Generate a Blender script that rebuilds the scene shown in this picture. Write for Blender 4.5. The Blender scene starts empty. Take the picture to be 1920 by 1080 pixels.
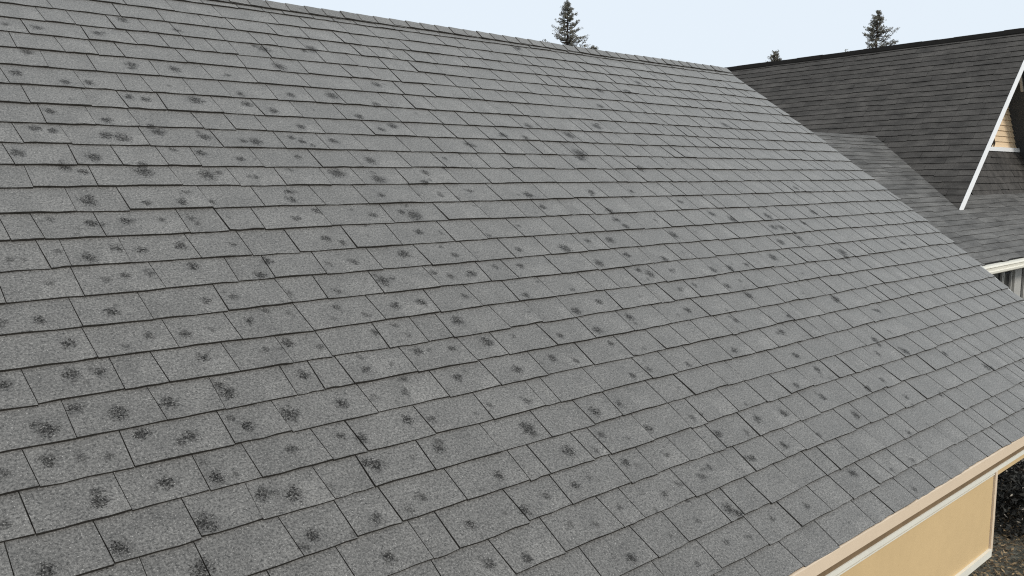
import bpy, math, random
import numpy as np
from mathutils import Matrix, Vector

# ------------------------------------------------------------------ camera, sky, sun, exposure
S_ = bpy.context.scene
C_ = S_.collection
GZ = 3.9                                   # the eye stands 3.9 m above the ground (ground is z = 0)
cam_d = bpy.data.cameras.new('camera'); cam = bpy.data.objects.new('camera', cam_d); C_.objects.link(cam)
cam_d.sensor_width = 36.0; cam_d.lens = 31.216
cam_d.clip_start = 0.05; cam_d.clip_end = 8000
_rx = Vector((0.72604, -0.68788, 0.0)); _fw = Vector((0.68202, 0.71996, -0.12691))
_fw.normalize(); _rx = (_rx - _fw * _rx.dot(_fw)).normalized(); _up = _rx.cross(_fw)
cam.matrix_world = Matrix(((_rx.x, _up.x, -_fw.x, 0), (_rx.y, _up.y, -_fw.y, 0), (_rx.z, _up.z, -_fw.z, GZ), (0, 0, 0, 1)))
S_.camera = cam

SUN_EL, SUN_AZ = math.radians(38), math.radians(193)     # azimuth clockwise from +Y
world = bpy.data.worlds.new('World'); S_.world = world; world.use_nodes = True
wt = world.node_tree; wt.nodes.clear()
sky = wt.nodes.new('ShaderNodeTexSky'); sky.sky_type = 'NISHITA'; sky.sun_disc = False
sky.sun_elevation = SUN_EL; sky.sun_rotation = SUN_AZ; sky.air_density = 1.0; sky.dust_density = 2.0
b1 = wt.nodes.new('ShaderNodeBackground'); b1.inputs[1].default_value = 0.10
b2 = wt.nodes.new('ShaderNodeBackground'); b2.inputs[0].default_value = (0.83, 0.915, 1.0, 1); b2.inputs[1].default_value = 1.0
wm = wt.nodes.new('ShaderNodeMixShader'); wm.inputs[0].default_value = 0.93        # a thin even overcast in front of the clear sky
wo = wt.nodes.new('ShaderNodeOutputWorld')
wt.links.new(sky.outputs[0], b1.inputs[0]); wt.links.new(b1.outputs[0], wm.inputs[1]); wt.links.new(b2.outputs[0], wm.inputs[2])
wt.links.new(wm.outputs[0], wo.inputs[0])
sd = bpy.data.lights.new('sun', 'SUN'); sd.energy = 2.0; sd.angle = math.radians(11); sd.color = (1.0, 0.95, 0.88)
sun = bpy.data.objects.new('sun', sd); C_.objects.link(sun)
_sdir = Vector((math.sin(SUN_AZ) * math.cos(SUN_EL), math.cos(SUN_AZ) * math.cos(SUN_EL), math.sin(SUN_EL)))
sun.rotation_euler = _sdir.to_track_quat('Z', 'Y').to_euler()
sun.location = _sdir * 60
S_.cycles.use_denoising = False; S_.cycles.filter_width = 1.15
S_.view_settings.view_transform = 'Standard'; S_.view_settings.look = 'None'
S_.view_settings.exposure = 0.0; S_.view_settings.gamma = 1.0
try: S_.view_settings.use_curve_mapping = False
except Exception: pass

# butt lines up the slope (m), joints along each course (mm) and hail bruises (x, s, radius in mm) of the near roof
DATA = {'S': [0.4205,0.5453,0.6739,0.8064,0.9408,1.0752,1.2115,1.344,1.4784,1.6128,1.7491,1.8854,2.0275,2.1638,2.304,2.4538,2.5958,2.7418,2.88,3.0221,3.1642,3.3024,3.4502,3.6038,3.7498,3.8918,4.032,4.1702,4.3104],
 'J': [[-1662,-1390,-1107,-797,-524,-218,-79,141,452,707,1010,1164,1385,1564,1800,2041,2176,2350,2535,2751,3010,3307,3473,3694,3887,4056,4286,4513,4719,4840,5050,5168,5353,5469,5568,5789,5917,6046,6282,6502,6642,6875,7049,7242,7370],[-1669,-1314,-974,-761,-534,-349,-169,-5,209,487,638,931,1153,1369,1692,1944,2161,2402,2691,2915,3149,3323,3559,3690,3854,4060,4372,4547,4755,4867,5114,5222,5423,5636,5736,5942,6090,6267,6366,6470,6592,6821,6946,7147,7373],[-1634,-1434,-1202,-923,-770,-496,-212,83,223,534,685,882,1130,1436,1633,1941,2189,2362,2611,2702,2870,3084,3310,3423,3591,3842,4051,4192,4550,4774,4956,5175,5556,5713,5850,5971,6103,6318,6580,6714,6831,7092,7283],[-1659,-1370,-1150,-937,-793,-486,-346,-119,173,331,603,916,1169,1451,1667,1883,2153,2268,2556,2861,2956,3179,3335,3497,3781,3935,4120,4315,4566,4825,5073,5289,5527,5780,5887,6037,6150,6354,6486,6639,6863,7068,7290,7443],[-1673,-1427,-1221,-991,-814,-589,-238,107,384,634,850,1015,1218,1461,1557,1834,2038,2336,2485,2674,2836,2920,3159,3489,3665,4019,4184,4359,4513,4762,4946,5212,5475,5634,5806,6031,6353,6541,6739,6874,7063,7250,7427],[-1676,-1474,-1208,-1022,-797,-519,-255,-66,245,501,744,879,1116,1287,1439,1684,1951,2043,2261,2349,2600,2836,2949,3177,3397,3599,3819,4065,4229,4398,4539,4806,5060,5258,5495,5742,5975,6240,6498,6631,6824,6988,7200,7390],[-1635,-1419,-1187,-941,-772,-524,-272,-48,221,487,684,901,1074,1286,1429,1654,1927,2166,2389,2557,2828,3016,3263,3400,3754,4050,4321,4579,4820,5173,5414,5639,5916,6145,6403,6665,6843,6969,7192,7429],[-1669,-1401,-1131,-966,-687,-445,-187,25,275,553,772,979,1126,1348,1471,1736,1992,2248,2328,2567,2870,3051,3227,3464,3654,3866,4090,4206,4320,4471,4649,4917,5168,5389,5611,5810,5975,6224,6462,6596,6806,6973,7109,7259,7441],[-1619,-1455,-1195,-954,-662,-375,-166,191,348,594,828,1106,1283,1591,1889,2127,2373,2640,2886,3106,3277,3445,3634,3773,4034,4218,4344,4542,4805,5075,5250,5356,5522,5660,5831,6052,6254,6403,6604,6783,6926,7038,7211,7379],[-1697,-1429,-1213,-887,-743,-577,-317,-48,125,397,723,956,1136,1372,1473,1579,1840,2109,2273,2537,2774,3032,3295,3607,3834,4061,4304,4456,4616,4748,4888,5125,5278,5513,5741,5924,6060,6298,6467,6625,6770,7008,7177,7317],[-1662,-1443,-1252,-968,-676,-539,-302,-115,198,482,663,892,1014,1236,1421,1570,1803,1974,2096,2381,2572,2767,3086,3376,3472,3692,3949,4217,4405,4543,4664,4903,5044,5230,5396,5587,5772,5976,6093,6300,6442,6617,6764,6905,7079,7245,7395],[-1659,-1519,-1339,-1120,-814,-514,-278,-142,137,351,593,859,1097,1301,1562,1863,2129,2341,2550,2765,3030,3197,3361,3552,3810,4000,4159,4380,4576,4796,4944,5094,5305,5428,5564,5773,5878,6088,6278,6433,6568,6770,6989,7105,7266,7436],[-1633,-1476,-1239,-961,-819,-648,-368,-94,157,291,552,861,1068,1320,1555,1705,1948,2218,2499,2649,2922,3171,3433,3612,3843,3980,4162,4367,4610,4859,5065,5175,5401,5536,5734,5976,6183,6306,6452,6689,6814,7006,7170,7296],[-1611,-1389,-1229,-1073,-810,-514,-189,-17,216,425,693,908,1156,1419,1560,1770,2023,2262,2516,2741,2973,3232,3398,3639,3976,4177,4347,4553,4785,4957,5194,5349,5459,5661,5784,5976,6151,6383,6565,6756,6895,7076,7214,7424],[-1613,-1401,-1159,-833,-634,-314,-7,171,481,661,848,914,1099,1333,1530,1726,1984,2205,2487,2683,2907,3138,3288,3499,3816,4057,4273,4489,4732,5029,5217,5353,5582,5753,5902,6119,6225,6432,6541,6665,6904,7105,7239,7358],[-1667,-1330,-1143,-849,-616,-408,-179,113,345,586,772,869,1064,1354,1503,1651,1943,2259,2556,2802,3047,3191,3380,3549,3679,3909,4076,4323,4496,4683,4783,5057,5271,5460,5671,5830,6047,6217,6398,6577,6778,6932,7044,7147,7274,7378],[-1648,-1328,-1174,-917,-568,-279,-31,225,401,589,777,1013,1191,1497,1715,1986,2203,2509,2721,2991,3315,3513,3796,4016,4230,4384,4516,4710,4980,5141,5310,5554,5686,5834,5986,6120,6273,6418,6601,6715,6966,7132,7385],[-1667,-1419,-1072,-899,-609,-399,-109,193,376,567,721,918,1132,1435,1671,1882,2100,2268,2513,2817,3027,3252,3502,3793,4017,4131,4293,4538,4695,4843,5015,5159,5370,5578,5705,5843,6044,6285,6482,6648,6894,6998,7110,7327],[-1655,-1309,-1059,-844,-681,-522,-195,49,384,539,733,887,1103,1260,1432,1571,1838,2121,2334,2613,2827,3006,3127,3297,3481,3609,3769,3955,4112,4230,4346,4606,4744,4933,5105,5298,5420,5579,5706,5900,6153,6355,6598,6742,6854,7048,7233,7432],[-1663,-1381,-1063,-864,-638,-337,-154,7,207,363,653,953,1116,1412,1718,2016,2233,2439,2696,2906,3140,3344,3500,3628,3749,3896,4017,4191,4388,4534,4652,4868,4984,5123,5276,5442,5565,5738,5895,6119,6313,6559,6768,6993,7190,7366],[-1666,-1338,-1056,-779,-587,-288,-73,91,243,416,607,879,1074,1251,1417,1689,1838,1985,2292,2569,2824,3095,3330,3469,3735,3963,4096,4233,4384,4530,4746,4973,5155,5283,5440,5586,5729,5828,6005,6216,6413,6523,6694,6814,7009,7167,7394],[-1612,-1420,-1117,-899,-685,-470,-195,113,345,658,902,1053,1278,1420,1589,1838,2033,2237,2480,2809,3092,3279,3476,3698,3863,3973,4220,4326,4510,4681,4909,5067,5199,5341,5471,5653,5806,6015,6151,6303,6440,6683,6905,7129,7319],[-1683,-1459,-1320,-1155,-1005,-738,-437,-267,15,208,468,762,1011,1294,1466,1573,1764,1938,2180,2387,2562,2849,3006,3151,3425,3631,3830,3961,4184,4458,4667,4812,4989,5155,5274,5402,5538,5687,5864,6002,6214,6405,6610,6785,6958,7114,7303,7437],[-1668,-1418,-1216,-1056,-895,-678,-416,-118,172,378,711,911,1201,1389,1662,1910,2143,2428,2750,3028,3244,3518,3620,3813,3994,4213,4424,4608,4812,5002,5176,5296,5457,5668,5793,6014,6179,6324,6417,6562,6678,6858,7069,7282],[-1611,-1354,-1121,-859,-660,-366,-197,-10,169,414,710,871,1118,1301,1443,1555,1841,2147,2339,2499,2762,2950,3097,3358,3504,3703,3919,4142,4344,4502,4661,4835,5061,5203,5342,5527,5762,5887,5991,6107,6285,6469,6594,6721,6904,7094,7290],[-1648,-1366,-1061,-873,-588,-341,-41,130,387,671,888,1035,1200,1447,1656,1809,1931,2044,2166,2354,2469,2676,2881,3097,3311,3513,3744,3980,4169,4406,4521,4636,4745,4875,5028,5193,5390,5595,5708,5865,6042,6196,6313,6497,6651,6848,7018,7255],[-1676,-1411,-1226,-1073,-853,-657,-389,-88,114,298,522,782,1059,1297,1427,1606,1758,1917,2154,2341,2456,2627,2771,2980,3099,3248,3370,3550,3808,3998,4164,4414,4536,4698,4929,5037,5261,5424,5534,5680,5857,6023,6209,6325,6466,6722,6897,7076,7197,7347],[-1669,-1429,-1279,-1062,-769,-543,-287,31,298,563,710,854,1145,1366,1679,1893,2120,2272,2511,2716,2940,3059,3268,3426,3661,3899,4028,4186,4323,4488,4627,4819,4935,5058,5221,5330,5482,5707,5930,6056,6158,6372,6606,6789,6907,7039,7267],[-1618,-1386,-1186,-887,-666,-362,-186,65,409,698,861,1029,1305,1527,1747,1990,2254,2597,2791,3052,3251,3508,3802,3974,4218,4507,4654,4957,5187,5435,5705,6012,6169,6416,6569,6792,7008,7157,7363]],
 'M': [[747,1714,18],[848,1668,24],[985,1672,22],[1167,1672,21],[663,1654,24],[881,1581,18],[999,1535,21],[1136,1572,14],[1167,1535,20],[1307,1545,33],[640,1555,19],[714,1542,12],[777,1526,12],[535,1545,15],[1253,1417,17],[880,1404,19],[1001,1444,10],[1012,1379,20],[1066,1378,10],[708,1394,22],[923,1249,28],[1107,1294,18],[1188,1268,26],[1298,1256,13],[497,1391,14],[711,1248,23],[1169,1126,17],[1129,1099,14],[551,1243,22],[867,1131,24],[754,2074,20],[658,2076,13],[799,1964,22],[1032,1955,16],[950,1917,11],[1137,1942,19],[1224,1945,15],[1362,1967,21],[607,1837,17],[777,1840,20],[852,1834,17],[1155,1830,16],[804,1801,8],[1064,2654,23],[1263,2635,22],[1393,2634,23],[1437,2702,17],[1510,2634,20],[903,2722,6],[918,2561,14],[1041,2527,20],[987,2504,8],[1155,2540,18],[1182,2538,12],[1281,2532,18],[1392,2534,16],[1406,2504,13],[1533,2535,13],[751,2360,12],[786,2356,10],[895,2390,13],[855,2373,5],[975,2340,21],[1078,2387,19],[1151,2369,19],[1291,2379,23],[1480,2374,19],[825,2237,12],[1056,2241,16],[1133,2259,11],[1138,2241,13],[1292,2266,23],[992,2235,13],[963,2076,19],[982,2105,10],[1267,2084,19],[1345,2115,11],[1363,2091,14],[1867,2697,19],[1852,2636,26],[2306,2657,21],[2514,2657,13],[2634,2648,18],[2839,2682,19],[1808,2511,18],[1927,2559,22],[2099,2561,12],[2182,2518,24],[2392,2502,41],[2341,2388,20],[1876,2378,28],[1930,2343,18],[2454,2371,16],[2705,2327,17],[1570,2266,28],[1504,2189,24],[1807,2220,16],[1921,2220,20],[2174,2246,29],[2197,2235,15],[2420,2212,19],[2387,2276,16],[1985,2097,33],[2030,2108,17],[1566,2084,17],[1758,2064,18],[1910,2115,10],[2240,2116,18],[2311,2081,22],[2432,2088,22],[2586,2116,20],[2073,1951,26],[1952,1950,22],[2297,1959,17],[1443,2009,16],[1517,1983,11],[1709,1984,18],[1806,1924,15],[1670,1922,14],[2171,1829,26],[1888,1855,15],[3200,2633,31],[3130,2635,15],[3698,2645,29],[4050,2650,19],[3223,2527,25],[3683,2471,22],[3668,2394,22],[3681,2333,27],[3983,2369,17],[2939,2388,14],[4396,2532,26],[4568,2402,33],[4712,2333,40],[2804,2213,21],[3092,2192,36],[3301,2242,24],[3461,2235,30],[4000,2239,34],[3498,2170,10],[2726,2105,24],[3219,2070,27],[3472,2112,24],[3716,2049,25],[3920,2085,13],[3445,1992,23],[3500,1954,28],[3447,1919,14],[3675,1954,20],[4009,1926,31],[4166,1920,32],[4339,1935,22],[2602,1915,22],[2900,1913,16],[3739,1839,19],[3980,1790,25],[3595,1817,19],[2985,1821,24],[3271,1817,13],[2804,1782,23],[3080,1696,24],[3500,1679,22],[3400,1657,13],[3760,1557,22],[4074,1706,25],[4810,1570,34],[4012,1426,23],[4201,1508,24],[4040,1535,14],[5079,1420,23],[4942,1257,16],[4715,1232,25],[3919,1267,26],[4604,1147,19],[4867,1104,30],[3974,1160,25],[3935,1117,12],[3687,1110,19],[3791,1011,23],[4185,975,25],[3430,1000,24],[3892,872,22],[4417,857,21],[4735,800,18],[5495,844,31],[5235,1013,21],[4383,991,17],[1449,1844,23],[1548,1802,16],[1358,1823,15],[1408,1820,10],[1790,1832,17],[1666,1728,13],[1651,1665,21],[1759,1668,11],[1430,1688,22],[1899,1711,20],[1951,1708,12],[2049,1692,21],[2223,1699,28],[1911,1792,12],[1492,1545,22],[1770,1599,16],[1620,1547,12],[1736,1535,18],[1979,1555,20],[2030,1578,14],[1678,1425,24],[1762,1403,17],[1942,1387,13],[2018,1407,16],[1419,1420,18],[1480,1397,20],[1715,1287,24],[1471,1289,24],[1604,1280,11],[1393,1576,7],[1373,1115,18],[1279,1086,11],[1550,1137,17],[1480,1104,16],[1635,1000,18],[1774,999,11],[1344,988,22],[1613,865,19],[1850,1129,19],[1742,1157,9],[1750,1093,9],[1736,1007,6],[2598,1660,21],[2818,1653,26],[2830,1570,22],[2366,1699,16],[2465,1555,23],[2567,1518,20],[2396,1539,9],[2253,1533,24],[2781,1381,20],[2896,1391,17],[3148,1370,15],[3521,1385,20],[2984,1506,11],[2383,1387,6],[2184,1383,17],[2589,1268,21],[2441,1266,26],[2969,1270,10],[3176,1251,11],[2098,1272,29],[2380,1162,19],[2483,1113,11],[2620,1127,24],[2884,1118,16],[2944,1010,22],[3104,977,16],[3243,1020,20],[3255,1097,14],[2184,1136,29],[2301,1109,16],[2385,1026,21],[2597,1000,17],[2994,862,21],[1844,981,22],[1965,1001,18],[2102,1006,19],[2179,1015,15],[2249,990,10],[2668,869,19],[2740,893,20],[2434,860,18],[2347,895,10],[2530,877,18],[1970,886,13],[2059,856,13],[2205,877,17],[2337,815,12],[2654,717,26],[1742,836,22],[2095,706,19],[2309,715,12],[2471,728,15],[2515,618,14],[2628,596,15],[2320,598,15],[3239,864,19],[3479,639,22],[3734,576,16],[3941,569,14],[3039,604,16],[2817,618,16],[3747,461,19],[3175,476,11],[4125,688,19],[3503,847,17],[4210,599,15],[1504,3960,25],[1246,3958,29],[1124,3961,17],[1918,4089,21],[1147,3726,27],[1059,3537,30],[1231,3485,21],[1325,3498,26],[1564,3686,29],[1755,3677,31],[1670,3515,12],[1456,3399,19],[1522,3385,22],[1748,3402,41],[2105,3346,31],[1993,3398,25],[2273,3510,24],[2344,3985,38],[2662,4047,42],[1996,3485,25],[2522,3531,36],[1210,3343,10],[1107,3253,23],[1304,3204,24],[1017,3126,22],[1080,3112,22],[1268,3091,33],[1323,3075,33],[1483,3130,30],[1672,3101,26],[917,2956,28],[1170,2933,35],[1497,2999,20],[1603,2977,25],[1760,2935,21],[1833,3074,22],[1889,3070,33],[2085,3115,24],[2122,3080,24],[2179,3212,25],[1055,2867,21],[1104,2839,17],[1325,2840,40],[1568,2817,38],[1769,2804,20],[1950,2857,16],[2166,2831,34],[1675,4140,27],[2349,3800,44],[2008,3659,20],[2334,3381,10],[2890,3691,30],[2570,3334,26],[2750,3467,28],[2975,3402,12],[2734,3258,32],[2637,3214,21],[2160,3049,18],[2289,3100,23],[2410,2934,28],[2040,2959,21],[2182,2834,34],[2365,2781,35],[2367,2835,13],[2669,2836,24],[2607,2752,23],[3139,3102,34],[2879,2962,16],[3467,3211,31],[4049,3244,49],[3631,3192,26],[3958,3036,53],[4419,3368,39],[4937,3883,37],[3764,3330,27],[4718,3644,34],[4544,4418,38],[5276,3907,30],[4371,2885,35],[6068,3501,42],[5573,4073,32],[5128,2345,36],[5043,2236,34],[5130,2223,35],[5453,2253,30],[4933,2093,33],[5196,2113,34],[6432,1951,32],[5480,1934,41],[4674,1967,36],[5738,2359,32],[5914,2643,26]]}
FA = (0.055, 0.083, 0.104)   # fascia, painted shade strip, frieze depths below the shingle edge
rnd = random.Random(11)
U = rnd.uniform

# ------------------------------------------------------------------ node helpers
def new_mat(name):
    m = bpy.data.materials.new(name); m.use_nodes = True
    nt = m.node_tree; nt.nodes.clear()
    out = nt.nodes.new('ShaderNodeOutputMaterial'); bs = nt.nodes.new('ShaderNodeBsdfPrincipled')
    nt.links.new(bs.outputs[0], out.inputs[0])
    return m, nt, bs
class N:
    def __init__(s, nt): s.nt = nt
    def lk(s, a, inp):
        if hasattr(a, 'is_output'): s.nt.links.new(a, inp)
        else: inp.default_value = a
    def math(s, op, a, b=0.0, c=None, clamp=False):
        n = s.nt.nodes.new('ShaderNodeMath'); n.operation = op; n.use_clamp = clamp
        s.lk(a, n.inputs[0]); s.lk(b, n.inputs[1])
        if c is not None: s.lk(c, n.inputs[2])
        return n.outputs[0]
    def vmath(s, op, a, b):
        n = s.nt.nodes.new('ShaderNodeVectorMath'); n.operation = op
        s.lk(a, n.inputs[0]); s.lk(b, n.inputs[1])
        return n.outputs['Value'] if op in ('DISTANCE', 'LENGTH') else n.outputs[0]
    def attr(s, name, out='Vector'):
        n = s.nt.nodes.new('ShaderNodeAttribute'); n.attribute_name = name; return n.outputs[out]
    def noise(s, vec, scale, detail=2.0, rough=0.5, out='Fac', dim='3D'):
        n = s.nt.nodes.new('ShaderNodeTexNoise'); n.noise_dimensions = dim
        s.nt.links.new(vec, n.inputs['Vector']); n.inputs['Scale'].default_value = scale
        n.inputs['Detail'].default_value = detail; n.inputs['Roughness'].default_value = rough
        return n.outputs[out]
    def rng(s, v, a, b, c, d, smooth=False):
        n = s.nt.nodes.new('ShaderNodeMapRange'); n.clamp = True
        if smooth: n.interpolation_type = 'SMOOTHSTEP'
        s.lk(v, n.inputs[0])
        for i, q in enumerate((a, b, c, d)): s.lk(q, n.inputs[i + 1])
        return n.outputs[0]
    def mix(s, f, a, b):
        n = s.nt.nodes.new('ShaderNodeMix'); n.data_type = 'RGBA'
        s.lk(f, n.inputs[0]); s.lk(a, n.inputs[6]); s.lk(b, n.inputs[7]); return n.outputs[2]
    def grey(s, v, tint=(1, 1, 1)):
        n = s.nt.nodes.new('ShaderNodeCombineColor')
        for i in range(3): s.lk(s.math('MULTIPLY', v, tint[i]), n.inputs[i])
        return n.outputs[0]
    def sep(s, v):
        n = s.nt.nodes.new('ShaderNodeSeparateXYZ'); s.nt.links.new(v, n.inputs[0]); return n.outputs
    def coord(s, out='Object'):
        return s.nt.nodes.new('ShaderNodeTexCoord').outputs[out]
    def pos(s):
        return s.nt.nodes.new('ShaderNodeNewGeometry').outputs['Position']
    def bump(s, h, strength, dist):
        n = s.nt.nodes.new('ShaderNodeBump'); n.inputs['Strength'].default_value = strength
        n.inputs['Distance'].default_value = dist; s.nt.links.new(h, n.inputs['Height']); return n.outputs[0]

def plain(name, col, rough=0.7, var=0.12, scale=6.0, spec=0.3, bump=0.0, bscale=80.0, stretch=None):
    m, nt, bs = new_mat(name); n = N(nt)
    p = n.pos()
    if stretch: p = n.vmath('MULTIPLY', p, stretch)
    v = n.math('ADD', n.noise(p, scale, 4, 0.6), n.math('MULTIPLY', n.noise(p, scale * 9, 3, 0.6), 0.5))
    f = n.rng(v, 0.45, 1.05, 1 - var, 1 + var)
    cc = nt.nodes.new('ShaderNodeCombineColor')
    for i in range(3): n.lk(n.math('MULTIPLY', f, col[i]), cc.inputs[i])
    nt.links.new(cc.outputs[0], bs.inputs['Base Color'])
    bs.inputs['Roughness'].default_value = rough; bs.inputs['Specular IOR Level'].default_value = spec
    if bump:
        nt.links.new(n.bump(n.noise(p, bscale, 3), bump, 0.004), bs.inputs['Normal'])
    return m

BRUISES = ('bruise_a', 'bruise_b', 'bruise_c', 'bruise_d', 'bruise_e', 'bruise_f')
# asphalt shingles: mineral granules, blended lighter patches, scuffs and hail bruises where granules are gone
def shingle_mat():
    m, nt, bs = new_mat('grey_asphalt_granules'); n = N(nt)
    uv = n.attr('plane')
    tone = n.attr('tone', 'Fac')
    base = n.math('MULTIPLY', tone, 0.108)
    big = n.noise(uv, 1.1, 3, 0.55); mid = n.noise(uv, 9.0, 4, 0.6); fine = n.noise(uv, 38.0, 3, 0.65)
    base = n.math('MULTIPLY', base, n.rng(big, 0.3, 0.7, 0.95, 1.05))
    base = n.math('MULTIPLY', base, n.rng(mid, 0.3, 0.7, 0.84, 1.15))
    base = n.math('MULTIPLY', base, n.rng(fine, 0.3, 0.7, 0.90, 1.10))
    # the lighter blend block printed on the lower corner of many tabs
    pt = n.sep(n.attr('blend')); u = n.sep(uv)
    wob = n.math('MULTIPLY', n.math('SUBTRACT', n.noise(uv, 45, 2), 0.5), 0.035)
    inx = n.rng(n.math('ADD', n.math('SUBTRACT', u[0], pt[0]), wob), -0.006, 0.006, 0, 1)
    ins = n.rng(n.math('ADD', n.math('SUBTRACT', pt[1], u[1]), wob), -0.012, 0.012, 0, 1)
    blk = n.math('MULTIPLY', n.math('MULTIPLY', inx, ins), pt[2])
    base = n.math('MULTIPLY', base, n.math('ADD', 1.0, blk))
    # granules
    g1 = n.noise(uv, 150, 2, 0.8); g2 = n.noise(uv, 80, 2, 0.6)
    g = n.math('ADD', n.math('MULTIPLY', g1, 0.75), n.math('MULTIPLY', g2, 0.25))
    base = n.math('MULTIPLY', base, n.rng(g, 0.33, 0.67, 0.16, 1.88))
    spark = n.rng(n.noise(uv, 260, 1, 0.5), 0.66, 0.76, 0.0, 0.30)
    base = n.math('ADD', base, spark)
    # bruises
    warp = n.vmath('SCALE', n.vmath('SUBTRACT', n.noise(uv, 42, 3, 0.6, 'Color'), (0.5, 0.5, 0.5)), (0, 0, 0))
    sc = warp.node; sc.inputs['Scale'].default_value = 0.034
    uw = n.vmath('ADD', uv, warp)
    core = halo = None
    ragged = n.math('ADD', n.math('MULTIPLY', n.math('SUBTRACT', n.noise(uv, 65, 2, 0.6), 0.5), 2.0), n.math('MULTIPLY', n.math('SUBTRACT', n.noise(uv, 170, 2, 0.75), 0.5), 3.2))
    for a in BRUISES:
        v = n.attr(a); q = n.sep(v)
        cxy = nt.nodes.new('ShaderNodeCombineXYZ'); nt.links.new(q[0], cxy.inputs[0]); nt.links.new(q[1], cxy.inputs[1])
        flat = n.vmath('MULTIPLY', uw, (1, 1, 0))
        d = n.vmath('DISTANCE', flat, cxy.outputs[0])
        r = n.math('MAXIMUM', q[2], 0.0001)
        k = n.math('DIVIDE', d, r)
        c1 = n.rng(n.math('ADD', k, ragged), 0.40, 1.45, 1, 0, True); c1 = n.math('MULTIPLY', c1, n.rng(k, 1.2, 2.0, 1, 0)); h1 = n.rng(k, 0.3, 2.0, 1, 0, True)
        on = n.rng(q[2], 0.001, 0.018, 0, 1)
        c1 = n.math('MULTIPLY', c1, on); h1 = n.math('MULTIPLY', h1, on)
        core = c1 if core is None else n.math('MAXIMUM', core, c1)
        halo = h1 if halo is None else n.math('MAXIMUM', halo, h1)
    rag = n.rng(n.noise(uv, 130, 3, 0.75), 0.42, 0.62, 0.0, 1.0)
    dark = n.math('MULTIPLY', core, n.rng(rag, 0, 1, 1.0, 0.52))
    base = n.math('MULTIPLY', base, n.math('SUBTRACT', 1.0, n.math('MULTIPLY', halo, 0.16)))
    base = n.math('MULTIPLY', base, n.math('SUBTRACT', 1.0, n.math('MULTIPLY', dark, 0.86)))
    base = n.math('ADD', base, n.math('MULTIPLY', core, n.rng(n.noise(uv, 190, 1, 0.5), 0.60, 0.70, 0.0, 0.16)))
    # faint scuffs
    sv = n.noise(n.vmath('MULTIPLY', uv, (1.0, 0.55, 1)), 13, 4, 0.7)
    scf = n.math('MULTIPLY', n.rng(sv, 0.66, 0.74, 0, 1), n.rng(g1, 0.4, 0.6, 0.5, 0))
    base = n.math('MULTIPLY', base, n.math('SUBTRACT', 1.0, scf))
    nt.links.new(n.grey(base, (1.045, 1.0, 0.925)), bs.inputs['Base Color'])
    bs.inputs['Roughness'].default_value = 0.62
    nt.links.new(n.math('MULTIPLY', 0.50, n.math('SUBTRACT', 1.0, n.math('MULTIPLY', dark, 0.95))), bs.inputs['Sheen Weight']); bs.inputs['Sheen Tint'].default_value = (1, 0.975, 0.92, 1); bs.inputs['Sheen Roughness'].default_value = 0.45
    nt.links.new(n.math('MULTIPLY', 0.35, n.math('SUBTRACT', 1.0, n.math('MULTIPLY', dark, 0.8))), bs.inputs['Specular IOR Level'])
    nt.links.new(n.bump(g1, 0.55, 0.0016), bs.inputs['Normal'])
    return m

def course_mat(name, lo, hi, tint, streak):
    m, nt, bs = new_mat(name); n = N(nt)
    tone = n.attr('tone', 'Fac'); p = n.pos()
    v = n.rng(tone, 0, 1, lo, hi)
    v = n.math('MULTIPLY', v, n.rng(n.noise(n.vmath('MULTIPLY', p, streak), 5, 4, 0.65), 0.3, 0.7, 0.62, 1.38))
    v = n.math('MULTIPLY', v, n.rng(n.noise(p, 60, 2, 0.6), 0.3, 0.7, 0.75, 1.25))
    nt.links.new(n.grey(v, tint), bs.inputs['Base Color'])
    bs.inputs['Roughness'].default_value = 0.8; bs.inputs['Specular IOR Level'].default_value = 0.25
    nt.links.new(n.bump(n.noise(p, 120, 2), 0.5, 0.004), bs.inputs['Normal'])
    return m

M_SH = shingle_mat()
M_EDGE = plain('shingle_cut_edge', (0.042, 0.038, 0.033), 0.9, 0.3, 30, 0.1)
M_FELT = plain('roofing_felt', (0.030, 0.030, 0.028), 0.9, 0.2, 12, 0.1)
M_DARK = course_mat('charcoal_shingles', 0.049, 0.066, (1.09, 1.0, 0.90), (1, 0.5, 1))
M_DARKEDGE = plain('charcoal_cut_edge', (0.014, 0.013, 0.012), 0.95, 0.2, 10, 0.05)
M_LOW = course_mat('weathered_grey_shingles', 0.084, 0.132, (1.03, 1.0, 0.94), (0.3, 1.6, 1.6))
M_LOWEDGE = plain('weathered_cut_edge', (0.035, 0.033, 0.031), 0.95, 0.2, 10, 0.05)
M_FASCIA = plain('peach_tan_lit_look', (0.71, 0.565, 0.41), 0.55, 0.05, 5, 0.35)  # lighter than the panel tan: the fascia's lit look put into its colour
M_PANEL = plain('tan_paint', (0.63, 0.452, 0.235), 0.6, 0.06, 2.2, 0.3, 0.05, 60)
M_TRIM = plain('cream_white_paint', (0.75, 0.72, 0.62), 0.5, 0.05, 6, 0.35)
M_WHITE = plain('white_paint', (0.88, 0.88, 0.87), 0.45, 0.05, 4, 0.4)
M_BROWN = plain('brown_shade_and_groove', (0.20, 0.135, 0.075), 0.75, 0.2, 8, 0.2)  # dark brown painting the shade under the fascia; the corner groove shares it
M_METAL = plain('galvanised_drip_edge', (0.42, 0.42, 0.40), 0.45, 0.15, 14, 0.5)
M_SOFFIT = plain('dark_soffit_boards', (0.070, 0.074, 0.078), 0.85, 0.15, 5, 0.15)
M_SIDING = plain('tan_lap_siding', (0.80, 0.61, 0.40), 0.65, 0.08, 3, 0.25, 0.1, 40)
M_WALL = plain('shaded_house_wall_paint', (0.34, 0.29, 0.21), 0.75, 0.1, 2, 0.2, 0.08, 40)
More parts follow.
